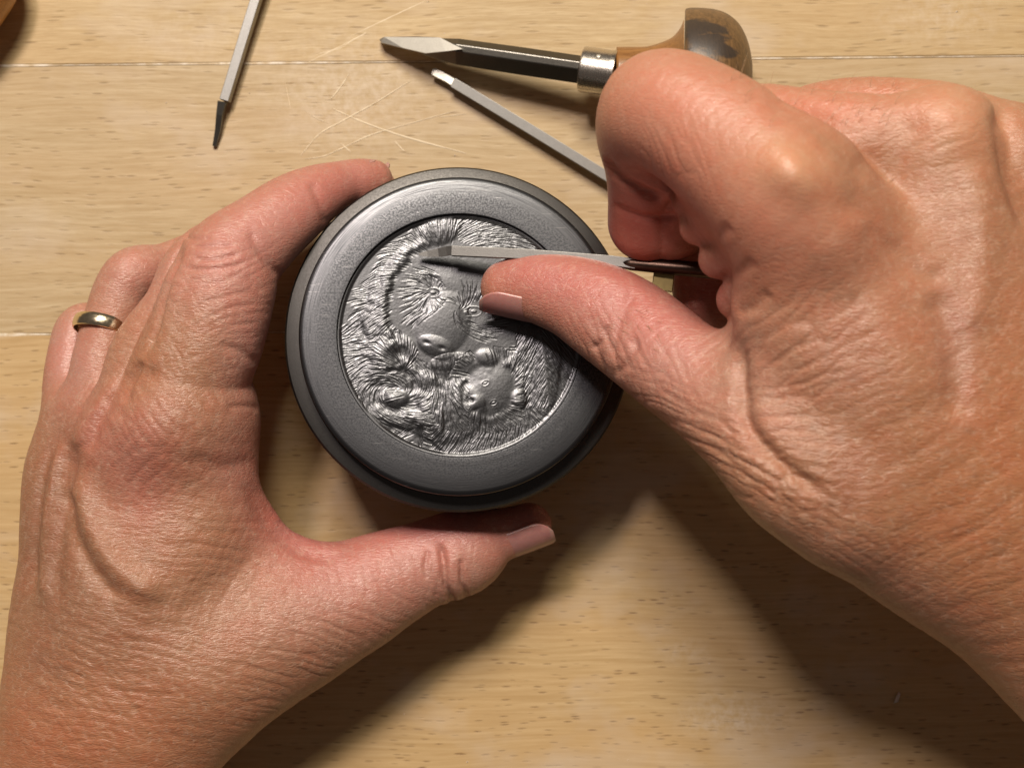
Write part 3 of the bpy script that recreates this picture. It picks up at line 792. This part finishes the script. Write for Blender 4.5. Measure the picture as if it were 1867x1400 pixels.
lathe('block', [(RO + .15, -1.0), (RO + .1, -1.6), (RO - .15, -2.2), (RO + .1, -4.0), (RO + .3, -5.2), (RF - 1.6, -5.6), (RF - .5, -5.9), (RF, -6.6), (RF, -12), (RF - .4, -12.8), (RF - 2.4, -13.4), (RF - 2.6, -16), (RF - 3.2, -37.5), (RF - 4.5, -38.5), (0.01, -38.5)], M_darksteel, die, 256)

# relief heightfield, local mm (x right, y up), about the face centre
def L(u, v): return ((u - 839) * k48, -(v - 606) * k48)
def Z(zu, zv): return L(620 + zu / 2.978, 370 + zv / 2.978)       # from the close-up I measured
GH = .10
n = int(2 * RI / GH) + 3
g = (np.arange(n) - (n - 1) / 2) * GH
X, Yg = np.meshgrid(g, g, indexing='ij')
def ell(c, a, b, ang):
    a_ = math.radians(ang); dx = X - c[0]; dy = Yg - c[1]
    return np.sqrt(((dx * math.cos(a_) + dy * math.sin(a_)) / a) ** 2 + ((-dx * math.sin(a_) + dy * math.cos(a_)) / b) ** 2)
def dome(c, a, b, ang, h, p=.5):
    q = ell(c, a, b, ang); return h * np.clip(1 - q ** 2, 0, 1) ** p
def gau(c, a, b, ang, h): return h * np.exp(-.5 * ell(c, a, b, ang) ** 2)
mm_ = 1 / 2.978 * k48        # close-up px -> mm
Hm = np.full(X.shape, -1.6)
wob = fbm(X * .8, Yg * .8, 4) * .12
# adult body / fur mass
Hm += dome(Z(620, 760), 700 * mm_, 640 * mm_, 0, 1.2)
# left shoulder crescent
cres = np.clip(1 - np.abs(ell(Z(800, 680), 690 * mm_, 640 * mm_, 0) + wob * .6 - .86) / .16, 0, 1) * (X < Z(560, 0)[0]) 
Hm += .8 * smooth01(cres * 1.6)
# adult face
fc = Z(640, 560)
fq = ell(fc, 395 * mm_, 400 * mm_, 0) + wob * .5
face = smooth01((1.02 - fq) / .10)
Hm = Hm * (1 - face) + face * (-1.5 + 1.1 * np.clip(1 - (fq * .95) ** 2, 0, 1) ** .7)
edge = np.exp(-.5 * ((fq - 1.03) / .045) ** 2); Hm += .28 * edge
# ears
for c, a, b, an, h in ((Z(540, 125), 130 * mm_, 85 * mm_, 15, 1.5), (Z(1090, 330), 110 * mm_, 80 * mm_, -40, 1.0)):
    Hm = np.maximum(Hm, -1.3 + dome(c, a, b, an, h * 1.15))
# brow, snout, nose, chin
Hm += gau(Z(620, 400), 150 * mm_, 60 * mm_, 0, .35)
Hm += dome(Z(560, 640), 150 * mm_, 185 * mm_, -25, .95, .8)
Hm += dome(Z(520, 770), 110 * mm_, 62 * mm_, -20, .55, .6)
for c in (Z(555, 775), Z(470, 745)): Hm -= gau(c, 15 * mm_, 8 * mm_, -15, .5); Hm += gau(c, 38 * mm_, 26 * mm_, -15, .25)
Hm += dome(Z(600, 850), 130 * mm_, 50 * mm_, 10, .7, .6)
# eye patches, eyes
def eye(c, r, ang=0, h=1.0):
    global Hm
    q = ell(c, r, r * .62, ang)
    Hm += h * (-.45 * np.exp(-.5 * ((q - 1.0) / .22) ** 2) + .55 * np.exp(-.5 * (q / .55) ** 2) - .12 * np.exp(-.5 * (q / .22) ** 2) + .28 * np.exp(-.5 * ((q - 1.6) / .3) ** 2))
Hm -= dome(Z(475, 480), 75 * mm_, 120 * mm_, -22, .45, .5); Hm -= dome(Z(735, 600), 85 * mm_, 110 * mm_, 25, .40, .5)
eye(Z(505, 470), 24 * mm_, 0, .8); eye(Z(728, 572), 26 * mm_, 0, .8)
# cub, lower right
cq = ell(Z(815, 1000), 160 * mm_, 145 * mm_, 30) + wob
cf = smooth01((1.04 - cq) / .14); Hm = Hm * (1 - cf) + cf * (-1.1 + 1.2 * np.clip(1 - cq ** 2, 0, 1) ** .6)
Hm += .35 * np.exp(-.5 * ((cq - 1.1) / .10) ** 2)
Hm += dome(Z(735, 1080), 62 * mm_, 52 * mm_, 30, .5, .8); Hm -= gau(Z(712, 1060), 12 * mm_, 9 * mm_, 0, .8); Hm -= gau(Z(740, 1110), 22 * mm_, 5 * mm_, 20, .5)
eye(Z(790, 965), 14 * mm_, 25, .3); eye(Z(835, 1072), 14 * mm_, 25, .3)
Hm = np.maximum(Hm, -.7 + dome(Z(800, 825), 62 * mm_, 45 * mm_, -20, .8)); Hm = np.maximum(Hm, -.7 + dome(Z(975, 1050), 45 * mm_, 55 * mm_, 0, 1.2))
# cub, lower left, curled
c1 = Z(310, 1010); q1 = ell(c1, 130 * mm_, 110 * mm_, -20) + wob
Hm = np.where(q1 < 1.25, np.maximum(Hm - .5 * smooth01((1.25 - q1) / .3), -1.7), Hm)
Hm += dome(Z(290, 1050), 85 * mm_, 50 * mm_, 0, 1.3, .6); Hm -= gau(Z(270, 985), 50 * mm_, 25 * mm_, 0, .8)
Hm += dome(Z(300, 800), 120 * mm_, 95 * mm_, 20, 1.0, .6); Hm -= dome(Z(310, 815), 70 * mm_, 55 * mm_, 20, .9, .8)
Hm += dome(Z(330, 1150), 190 * mm_, 60 * mm_, -10, .8, .6); Hm += dome(Z(470, 1010), 70 * mm_, 120 * mm_, 0, .7, .6)
# paw and lap fur
Hm += dome(Z(600, 1130), 200 * mm_, 160 * mm_, 20, .9, .6); Hm += dome(Z(1130, 900), 70 * mm_, 330 * mm_, -8, .8, .5)
Hm -= gau(Z(640, 960), 120 * mm_, 40 * mm_, 20, .6)
low = smooth01((ell(Z(350, 1330), 260 * mm_, 110 * mm_, -22) < 1) * 1.0)
Hm -= low * (.5 + .25 * fbm(X * 1.5, Yg * 1.5, 8)); Hm += low * .25 * fbm(X * 3, Yg * 3, 12)

def blur(A, k, it):
    for _ in range(it):
        for ax in (0, 1): A = (np.roll(A, k, ax) + np.roll(A, -k, ax) + 2 * A) / 4
    return A
Hs = blur(Hm, 1, 26)
eyes_m = np.zeros(X.shape)
for c, r in ((Z(505, 470), 60), (Z(728, 572), 60), (Z(790, 965), 34), (Z(835, 1072), 34), (Z(520, 765), 90), (Z(712, 1060), 30)): eyes_m = np.maximum(eyes_m, gau(c, r * mm_, r * mm_, 0, 1))
Hm = Hs * (1 - eyes_m) + Hm * eyes_m
Hm = -1.75 + (Hm + 1.9) * .38
# fur: thousands of short burin cuts along a flow field
def flow(x, y):
    th = np.full(x.shape, math.radians(-70.))
    def near(c, r): return np.hypot(x - c[0], y - c[1]) < r
    rad = lambda c: np.arctan2(y - c[1], x - c[0])
    # left crescent: comb down-left
    m = x < Z(420, 0)[0]; th = np.where(m, math.radians(205) + .25 * np.sin(y * .5), th)
    # ring round the face
    fqq = np.hypot((x - fc[0]) / (395 * mm_), (y - fc[1]) / (400 * mm_))
    m = (fqq < 1.22); th = np.where(m, rad(fc) + .5, th)
    # right flank: herring-bone on both sides of a seam
    seam = Z(1120, 0)[0] - .12 * (y - Z(0, 900)[1]); m = x > Z(960, 0)[0]
    th = np.where(m & (x > seam), math.radians(-52), th); th = np.where(m & (x <= seam), math.radians(-118), th)
    m = (y < Z(0, 1100)[1]) & (x > Z(450, 0)[0]); th = np.where(m, math.radians(-160) + .10 * (x - fc[0]), th)
    m = (y < Z(0, 1190)[1]) & (x > Z(500, 0)[0]); th = np.where(m, math.radians(-125) + .03 * (x - fc[0]), th)
    m = near(Z(310, 1010), 215 * mm_) & ~near(Z(300, 1040), 60 * mm_); th = np.where(m, rad(Z(310, 1010)) + 1.1 + .35 * np.sin(rad(Z(310, 1010)) * 2), th)
    m = near(Z(300, 800), 120 * mm_); th = np.where(m, rad(Z(340, 900)) + .2, th)
    m = near(Z(815, 1000), 235 * mm_) & (x < Z(1000, 0)[0]); th = np.where(m, rad(Z(815, 1000)) + .35, th)
    m = near(Z(540, 140), 150 * mm_); th = np.where(m, rad(Z(560, 330)), th)
    m = (y > Z(0, 300)[1]) & (x > Z(640, 0)[0]); th = np.where(m, rad(Z(620, 500)) - .9, th)
    m = near(Z(475, 480), 100 * mm_); th = np.where(m, rad(Z(505, 470)) + .2, th)
    m = near(Z(640, 1080), 150 * mm_) & (x < Z(700, 0)[0]); th = np.where(m, math.radians(-60) + .12 * (x - Z(640, 0)[0]), th)
    return th + .25 * fbm(x * .25, y * .25, 21)
NS = 19000
px = rng.uniform(-RI, RI, NS); py = rng.uniform(-RI, RI, NS)
def samp(A, x, y):
    i = np.clip(((x - g[0]) / GH).round().astype(int), 0, n - 1); j = np.clip(((y - g[0]) / GH).round().astype(int), 0, n - 1); return A[i, j]
nof = np.zeros(X.shape)                         # bare, smooth places
nof = np.maximum(nof, smooth01((.93 - fq) / .05)); nof = np.maximum(nof, smooth01((.92 - cq) / .08))
nof = np.where(ell(Z(300, 1045), 75 * mm_, 45 * mm_, -10) < 1, .8, nof); nof = np.where(ell(Z(310, 815), 70 * mm_, 55 * mm_, 20) < 1, .45, nof)
for c, a, b, an in ((Z(475, 480), 85 * mm_, 130 * mm_, -22),): nof = np.where(ell(c, a, b, an) < 1, .6, nof)
nof = np.where((ell(Z(735, 600), 100 * mm_, 120 * mm_, 25) < 1.05) & (ell(Z(735, 600), 100 * mm_, 120 * mm_, 25) > .5), .65, nof)
nof = np.where(ell(Z(600, 850), 140 * mm_, 50 * mm_, 10) < 1, .3, nof)
plain = (ell(Z(800, 680), 690 * mm_, 640 * mm_, 0) + wob * .6 > 1.0) & (X < Z(430, 0)[0]) & (Yg > Z(0, 640)[1]); nof = np.where(plain, 1, nof)
nof = np.where((X > Z(900, 0)[0]) & (Yg > Z(0, 330)[1]), .85, nof); nof = np.where(low > .5, .9, nof)
keep = (np.hypot(px, py) < RI - .5) & (rng.uniform(0, 1, NS) > samp(nof, px, py))
px, py = px[keep], py[keep]; NS = len(px)
S0 = NS
T = 24; S_ = np.zeros(X.shape); xx, yy = px.copy(), py.copy()
amp = rng.uniform(.5, 1, NS); ln = rng.uniform(1.2, 3.0, NS); sg = np.where(rng.uniform(0, 1, NS) < .3, 1, -1)
fine = rng.uniform(0, 1, NS)
ker = [(a, b) for a in range(-3, 4) for b in range(-3, 4)]
Sp = np.zeros(X.shape); Sn = np.zeros(X.shape)
for t in range(T):
    th = flow(xx, yy); s = ln / T * 1.6
    xx = xx + np.cos(th) * s; yy = yy + np.sin(th) * s
    w = np.sin(np.pi * (t + .5) / T) ** .6 * amp
    i0 = ((xx - g[0]) / GH).round().astype(int); j0 = ((yy - g[0]) / GH).round().astype(int)
    ok = (i0 > 4) & (i0 < n - 5) & (j0 > 4) & (j0 < n - 5)
    for a, b in ker:
        ii = i0[ok] + a; jj = j0[ok] + b
        d2 = (g[ii] - xx[ok]) ** 2 + (g[jj] - yy[ok]) ** 2
        val = w[ok] * np.exp(-d2 / (2 * .105 ** 2))
        pos = sg[ok] > 0
        np.maximum.at(Sp, (ii[pos], jj[pos]), val[pos]); np.maximum.at(Sn, (ii[~pos], jj[~pos]), val[~pos])
# long scooped furrows first, then the fine hair cuts over them
Hm += .08 * Sp - .115 * Sn
fur = smooth01(blur(np.maximum(Sp, Sn), 1, 6) * 1.4)
Hm += fur * .05 * fbm(X * .9, Yg * .9, 61)
# small tool chatter on bare steel
Hm += .012 * fbm(X * 2.2, Yg * 2.2, 41)
R_ = np.hypot(X, Yg)
Hm = np.where(Hm > -.1, -.1 + .35 * np.tanh((Hm + .1) / .35), Hm)
lip = smooth01((RI - .15 - R_) / 1.0); Hm = Hm * lip + (-1.0) * (1 - lip)
inside = R_ <= RI + .12
idx = np.full(X.shape, -1, int); idx[inside] = np.arange(inside.sum())
V = np.stack([X[inside], Yg[inside], Hm[inside]], 1)
a, b, c, d = idx[:-1, :-1], idx[1:, :-1], idx[1:, 1:], idx[:-1, 1:]
ok = (a >= 0) & (b >= 0) & (c >= 0) & (d >= 0)
Fq = np.stack([a[ok], b[ok], c[ok], d[ok]], 1)
mesh_obj('engraving', V, Fq, M_relief, die)

# ------------------------------------------------------------------ tools
def sect(w, h): return [(-w / 2, -h / 2), (w / 2, -h / 2), (w / 2, h / 2), (-w / 2, h / 2)]
# graver in the hand
t1 = empty('graver', tuple(P(795, 458, 48)))
def loc(o, pts): return [Vector(p) - o.location / MM for p in pts]
pt = [P(824, 458, 50.5), P(960, 464, 53.5), P(1115, 476, 57), P(1160, 482, 58)]
bevel(bar('shaft', loc(t1, pt), sect(2.5, 2.5), M_tool, t1), .15)
sec8 = [(1.9 * math.cos(a), 1.9 * math.sin(a)) for a in np.linspace(0, 2 * math.pi, 16, endpoint=False)]
bar('tang', loc(t1, [P(1130, 479, 57.3), P(1150, 481, 57.8), P(1220, 487, 59.5), P(1340, 497, 62), P(1420, 505, 64)]), sec8, M_tang, t1, smooth=True, scales=[(.6, .6), (.85, .8), (.95, 1), (1.1, 1.1), (1.1, 1.1)])
V = []; F = []
lip_pts = [(764, 464, 48.0, .25), (780, 463, 48.3, .75), (800, 461, 48.9, 1.05), (815, 458, 49.7, 1.2), (826, 456, 50.4, 1.1)]
bar('cutting_blade', loc(t1, [P(u, v, z) for u, v, z, w in lip_pts]), sect(2.0, .7), M_tool, t1, scales=[(w, 1.0) for *_, w in lip_pts])
mb = N('brass'); mb.p(Base_Color=mb.mix(mb.noise(mb.coord(), 900, 3), (.42, .33, .14), (.26, .20, .09)), Metallic=1.0, Roughness=.35)
bevel(bar('olive_patch_plate', loc(t1, [P(1190, 512, 57.2), P(1228, 516, 57.8)]), sect(4.6, 1.0), mb.m, t1), .2)  # plate added where an olive patch of table shows past the tang
lathe_h = lathe('handle', [(0.01, 0), (3.2, 0), (3.4, 6), (4.5, 9), (9, 15), (11, 22), (9, 28), (.01, 30)], M_handle, t1, 32)
dv = (Vector(P(1420, 505, 64)) - Vector(P(1220, 487, 59.5))).normalized()
lathe_h.location = (Vector(P(1400, 503, 63.4)) * MM - t1.location); lathe_h.rotation_euler = dv.to_track_quat('Z', 'Y').to_euler()
tag(t1, 'thin square steel graver held between thumb and forefinger, cutting the engraved face', 'graver')

# big scraper with mushroom handle at the top
t2 = empty('scraper', tuple(P(1000, 120, 6)))
def tri(w, h): return [(-w / 2, -h * .38), (0, -h * .55), (w / 2, -h * .38), (w / 2, .0), (0, h * .5), (-w / 2, h * .05)]
A0 = P(770, 84, 6.4); A = P(835, 92, 9.0); B = P(1068, 126, 14.0)
blade = bar('blade', loc(t2, [A0, (A0 + A) / 2, A, A + (B - A) * .5, B]), [(-3.3, .6), (-2.0, -3.6), (2.6, -4.0), (4.2, -.6), (1.0, 2.7), (-1.0, 3.0)], M_tooldark, t2, scales=[(.55, .55), (.8, .8), (.95, .95), (1, 1), (1, 1)])
bevel(blade, .25)
# ground leaf-shaped facet and point
Bl = [P(692, 73, 2.2), P(700, 80, 2.4)]
pts = [(692, 72, 3.4), (700, 68, 4.4), (760, 67, 8.0), (802, 69, 10.2), (843, 90, 13.2), (812, 94, 11.8), (776, 97.5, 10.0), (735, 88, 7.2), (695, 78, 4.0)]
top = [np.array(P(*p)) for p in pts]; bot = [np.array(P(p[0], p[1] + 1.5, max(p[2] - 3.4 - .35 * (p[0] - 690) / 30, 1.0))) for p in pts]
V = [Vector(p) - t2.location / MM for p in top + bot]; k = len(pts)
F = [tuple(range(k)), tuple(range(2 * k - 1, k - 1, -1))] + [(i, i + k, (i + 1) % k + k, (i + 1) % k) for i in range(k)]
mesh_obj('ground_tip', V, F, M_polish, t2, smooth=False)
def oriented(o, base, direction, parent):
    o.location = Vector(base) * MM - parent.location
    o.rotation_euler = Vector(direction).normalized().to_track_quat('Z', 'Y').to_euler()
fd = B - A
F0 = P(1060, 126, 14.2)
fer = lathe('ferrule', [(.01, -.2), (5.2, -.2), (6.0, .15), (6.15, .8), (6.1, 7.6), (6.3, 8.6), (6.2, 9.2), (.01, 9.3)], M_ferrule, t2, 64); oriented(fer, F0, fd, t2)
pin = lathe('pin', [(.01, .35), (.5, .28), (.8, 0), (.8, -.6), (.01, -.6)], M_polish, fer, 24)
pin.location = Vector((-5.9, -.9, 4.6)) * MM
wl = fer.rotation_euler.to_matrix().inverted() @ Vector((.05, .45, .9)); wl.z = 0; wl.normalize()
pin.location = Vector((wl.x * 6.1, wl.y * 6.1, 4.7)) * MM; pin.rotation_euler = wl.to_track_quat('Z', 'Y').to_euler()
# handle: slim neck flaring to a mushroom knob with one flat side
def loft(name, rings, mat, parent):
    rings = catmull(np.array(rings).reshape(len(rings), -1), 4).reshape(-1, len(rings[0]), 3)
    V = []; F = []; m = len(rings[0])
    for r in rings: V += [tuple(Vector(p) - parent.location / MM) for p in r]
    for i in range(len(rings) - 1):
        for k in range(m):
            k2 = (k + 1) % m; F.append((i * m + k, i * m + k2, (i + 1) * m + k2, (i + 1) * m + k))
    F.append(tuple(range(m - 1, -1, -1))); F.append(tuple(range((len(rings) - 1) * m, len(rings) * m)))
    return mesh_obj(name, V, F, mat, parent)
def hring(u, vtop, vbot, zc, zr, skew=0, m=40):
    out = []
    for k in range(m):
        a = 2 * math.pi * k / m
        vv = (vtop + vbot) / 2 - (vbot - vtop) / 2 * math.cos(a)
        p = P(u + skew * math.cos(a), vv, zc + zr * math.sin(a)); out.append(p)
    return out
loft('handle_neck', [hring(1124, 86, 170, 15, 5.6), hring(1150, 86, 172, 15, 5.6), hring(1180, 85, 172, 15, 5.7), hring(1205, 78, 178, 15, 6.5), hring(1226, 68, 190, 15.5, 8.5), hring(1240, 52, 206, 16, 11), hring(1247, 36, 222, 16, 13)], M_neck, t2)
kn = [hring(1247, 20, 232, 16.2, 13.6, 2), hring(1252, 15.5, 238, 16.4, 14.6, 1), hring(1270, 14.5, 242, 16.5, 15.2), hring(1300, 17, 241, 16.5, 15.4), hring(1325, 25, 234, 16.5, 14.8), hring(1346, 42, 220, 16.3, 13), hring(1360, 66, 200, 16, 10.4), hring(1368, 92, 178, 16, 7), hring(1372, 118, 156, 16, 3)]
loft('handle_knob', kn, M_handle, t2)
tag(t2, 'scraper with leaf-shaped steel point, nickel ferrule and worn brown mushroom handle, behind the right hand', 'scraper')

# slim square graver between them
t3 = empty('graver', tuple(P(950, 230, 2)))
tp = [P(826, 151, 3.2), P(960, 232, 3.4), P(1112, 325, 3.8), P(1300, 440, 4.2)]
bevel(bar('shaft', loc(t3, tp), [(-1.3, -1.2), (1.2, -1.5), (1.5, 1.1), (-1.2, 1.4)], M_shaft, t3), .12)
bevel(bar('cutting_blade', loc(t3, [P(788, 131, 2.6), P(792, 132, 2.7), P(815, 144, 2.9), P(828, 152, 3.0)]), sect(2.2, 1.1), M_polish, t3, scales=[(.75, .8), (1, 1), (.95, 1.0), (.95, 1.2)]), .1)
tag(t3, 'slim bright square steel graver lying diagonally on the table just below the scraper blade', 'graver', 'steel gravers lying on the table')
# graver at the upper left, ground to a long thin point
t4 = empty('graver', tuple(P(420, 150, 2)))
tp = [P(409, 184, 3.0), P(438, 90, 3.6), P(466, 0, 4.2), P(500, -110, 5.0)]
bevel(bar('shaft', loc(t4, tp), [(-1.3, -1.5), (1.6, -1.5), (1.4, 1.5), (-1.2, 1.3)], M_shaft, t4), .12)
bar('cutting_blade', loc(t4, [P(391, 267, .8), P(398, 236, 1.6), P(401, 210, 2.4), P(406, 186, 3.0)]), [(-1.1, -1.4), (1.1, -1.4), (1.0, 1.2), (-1.0, 1.2)], M_tooldark, t4, scales=[(.5, .3), (.75, .65), (.85, .9), (1.15, 1.05)])
tag(t4, 'square steel graver with a long dark tapering point, lying near the upper left edge', 'graver', 'steel gravers lying on the table')
# corner of another wooden handle
t5 = empty('wooden_handle', tuple(P(-30, -20, 10)))
rr = []
for (u, v, r) in ((30, -75, 3), (24, -60, 8), (5, -28, 10.5), (-20, 10, 11), (-50, 60, 10), (-80, 110, 7)):
    c = np.array(P(u - 34, v - 22, 12)); d = np.array([-.55, -.83, 0]); s = np.array([-d[1], d[0], 0])
    rr.append([c + s * r * math.cos(a) + np.array([0, 0, 1]) * r * math.sin(a) for a in np.linspace(0, 2 * math.pi, 32, endpoint=False)])
loft('knob', rr, M_handle2, t5)
tag(t5, 'orange wooden tool handle cut off by the top left corner', 'handle')

# ------------------------------------------------------------------ crumbs of wood and metal on the table
def mat_chip():
    m = N('pale_chip'); v = m.mapping(scale=(1000, 1000, 1000))
    m.p(Base_Color=m.mix(m.noise(v, 2, 3), (.75, .70, .66), (.6, .55, .5)), Roughness=.5); return m.m
M_chip = mat_chip()
V = []; F = []
spots = [(829, 284, 4), (303, 188, 3), (268, 204, 2), (1745, 22, 6), (1180, 8, 2), (852, 1388, 5), (737, 1301, 3), (1293, 1209, 3), (1225, 1084, 2), (1048, 219, 3), (992, 287, 2), (455, 170, 3), (1212, 1092, 2), (780, 4, 5), (810, 62, 3), (642, 1104, 2), (1145, 1385, 3)]
for k in range(170): spots.append((random.uniform(-20, 1890), random.uniform(-10, 1410), random.uniform(.5, 1.6)))
for (u, v, r) in spots:
    c = P(u, v, 0); r = r * .07; b0 = len(V)
    for (x, y, z) in ((1, 0, 0), (-.3, .9, 0), (-.8, -.5, 0), (.1, .1, .8)):
        V.append(c + np.array([x * r * random.uniform(.6, 1.3), y * r * random.uniform(.6, 1.3), z * r + .02]))
    F += [(b0, b0 + 1, b0 + 3), (b0 + 1, b0 + 2, b0 + 3), (b0 + 2, b0, b0 + 3)]
tag(mesh_obj('metal_dust', V, F, M_chip, smooth=False), 'pale crumbs and filings scattered over the beech table', 'dust', kind='stuff')
c = P(1635, 1272, .3)
V = [c + np.array(p) for p in ((-.9, -1.4, 0), (.2, -1.1, .2), (1.0, 1.2, .3), (.5, 1.9, .1), (-.2, .9, .9), (-.6, -.5, .7), (-.3, .2, 0))]
sh = mesh_obj('metal_shaving', V, [(0, 1, 5), (1, 2, 4, 5), (2, 3, 4), (0, 5, 4, 6), (6, 4, 3)], M_chip, smooth=False)
tag(sh, 'tiny pale shaving standing on the table below the right wrist', 'shaving')
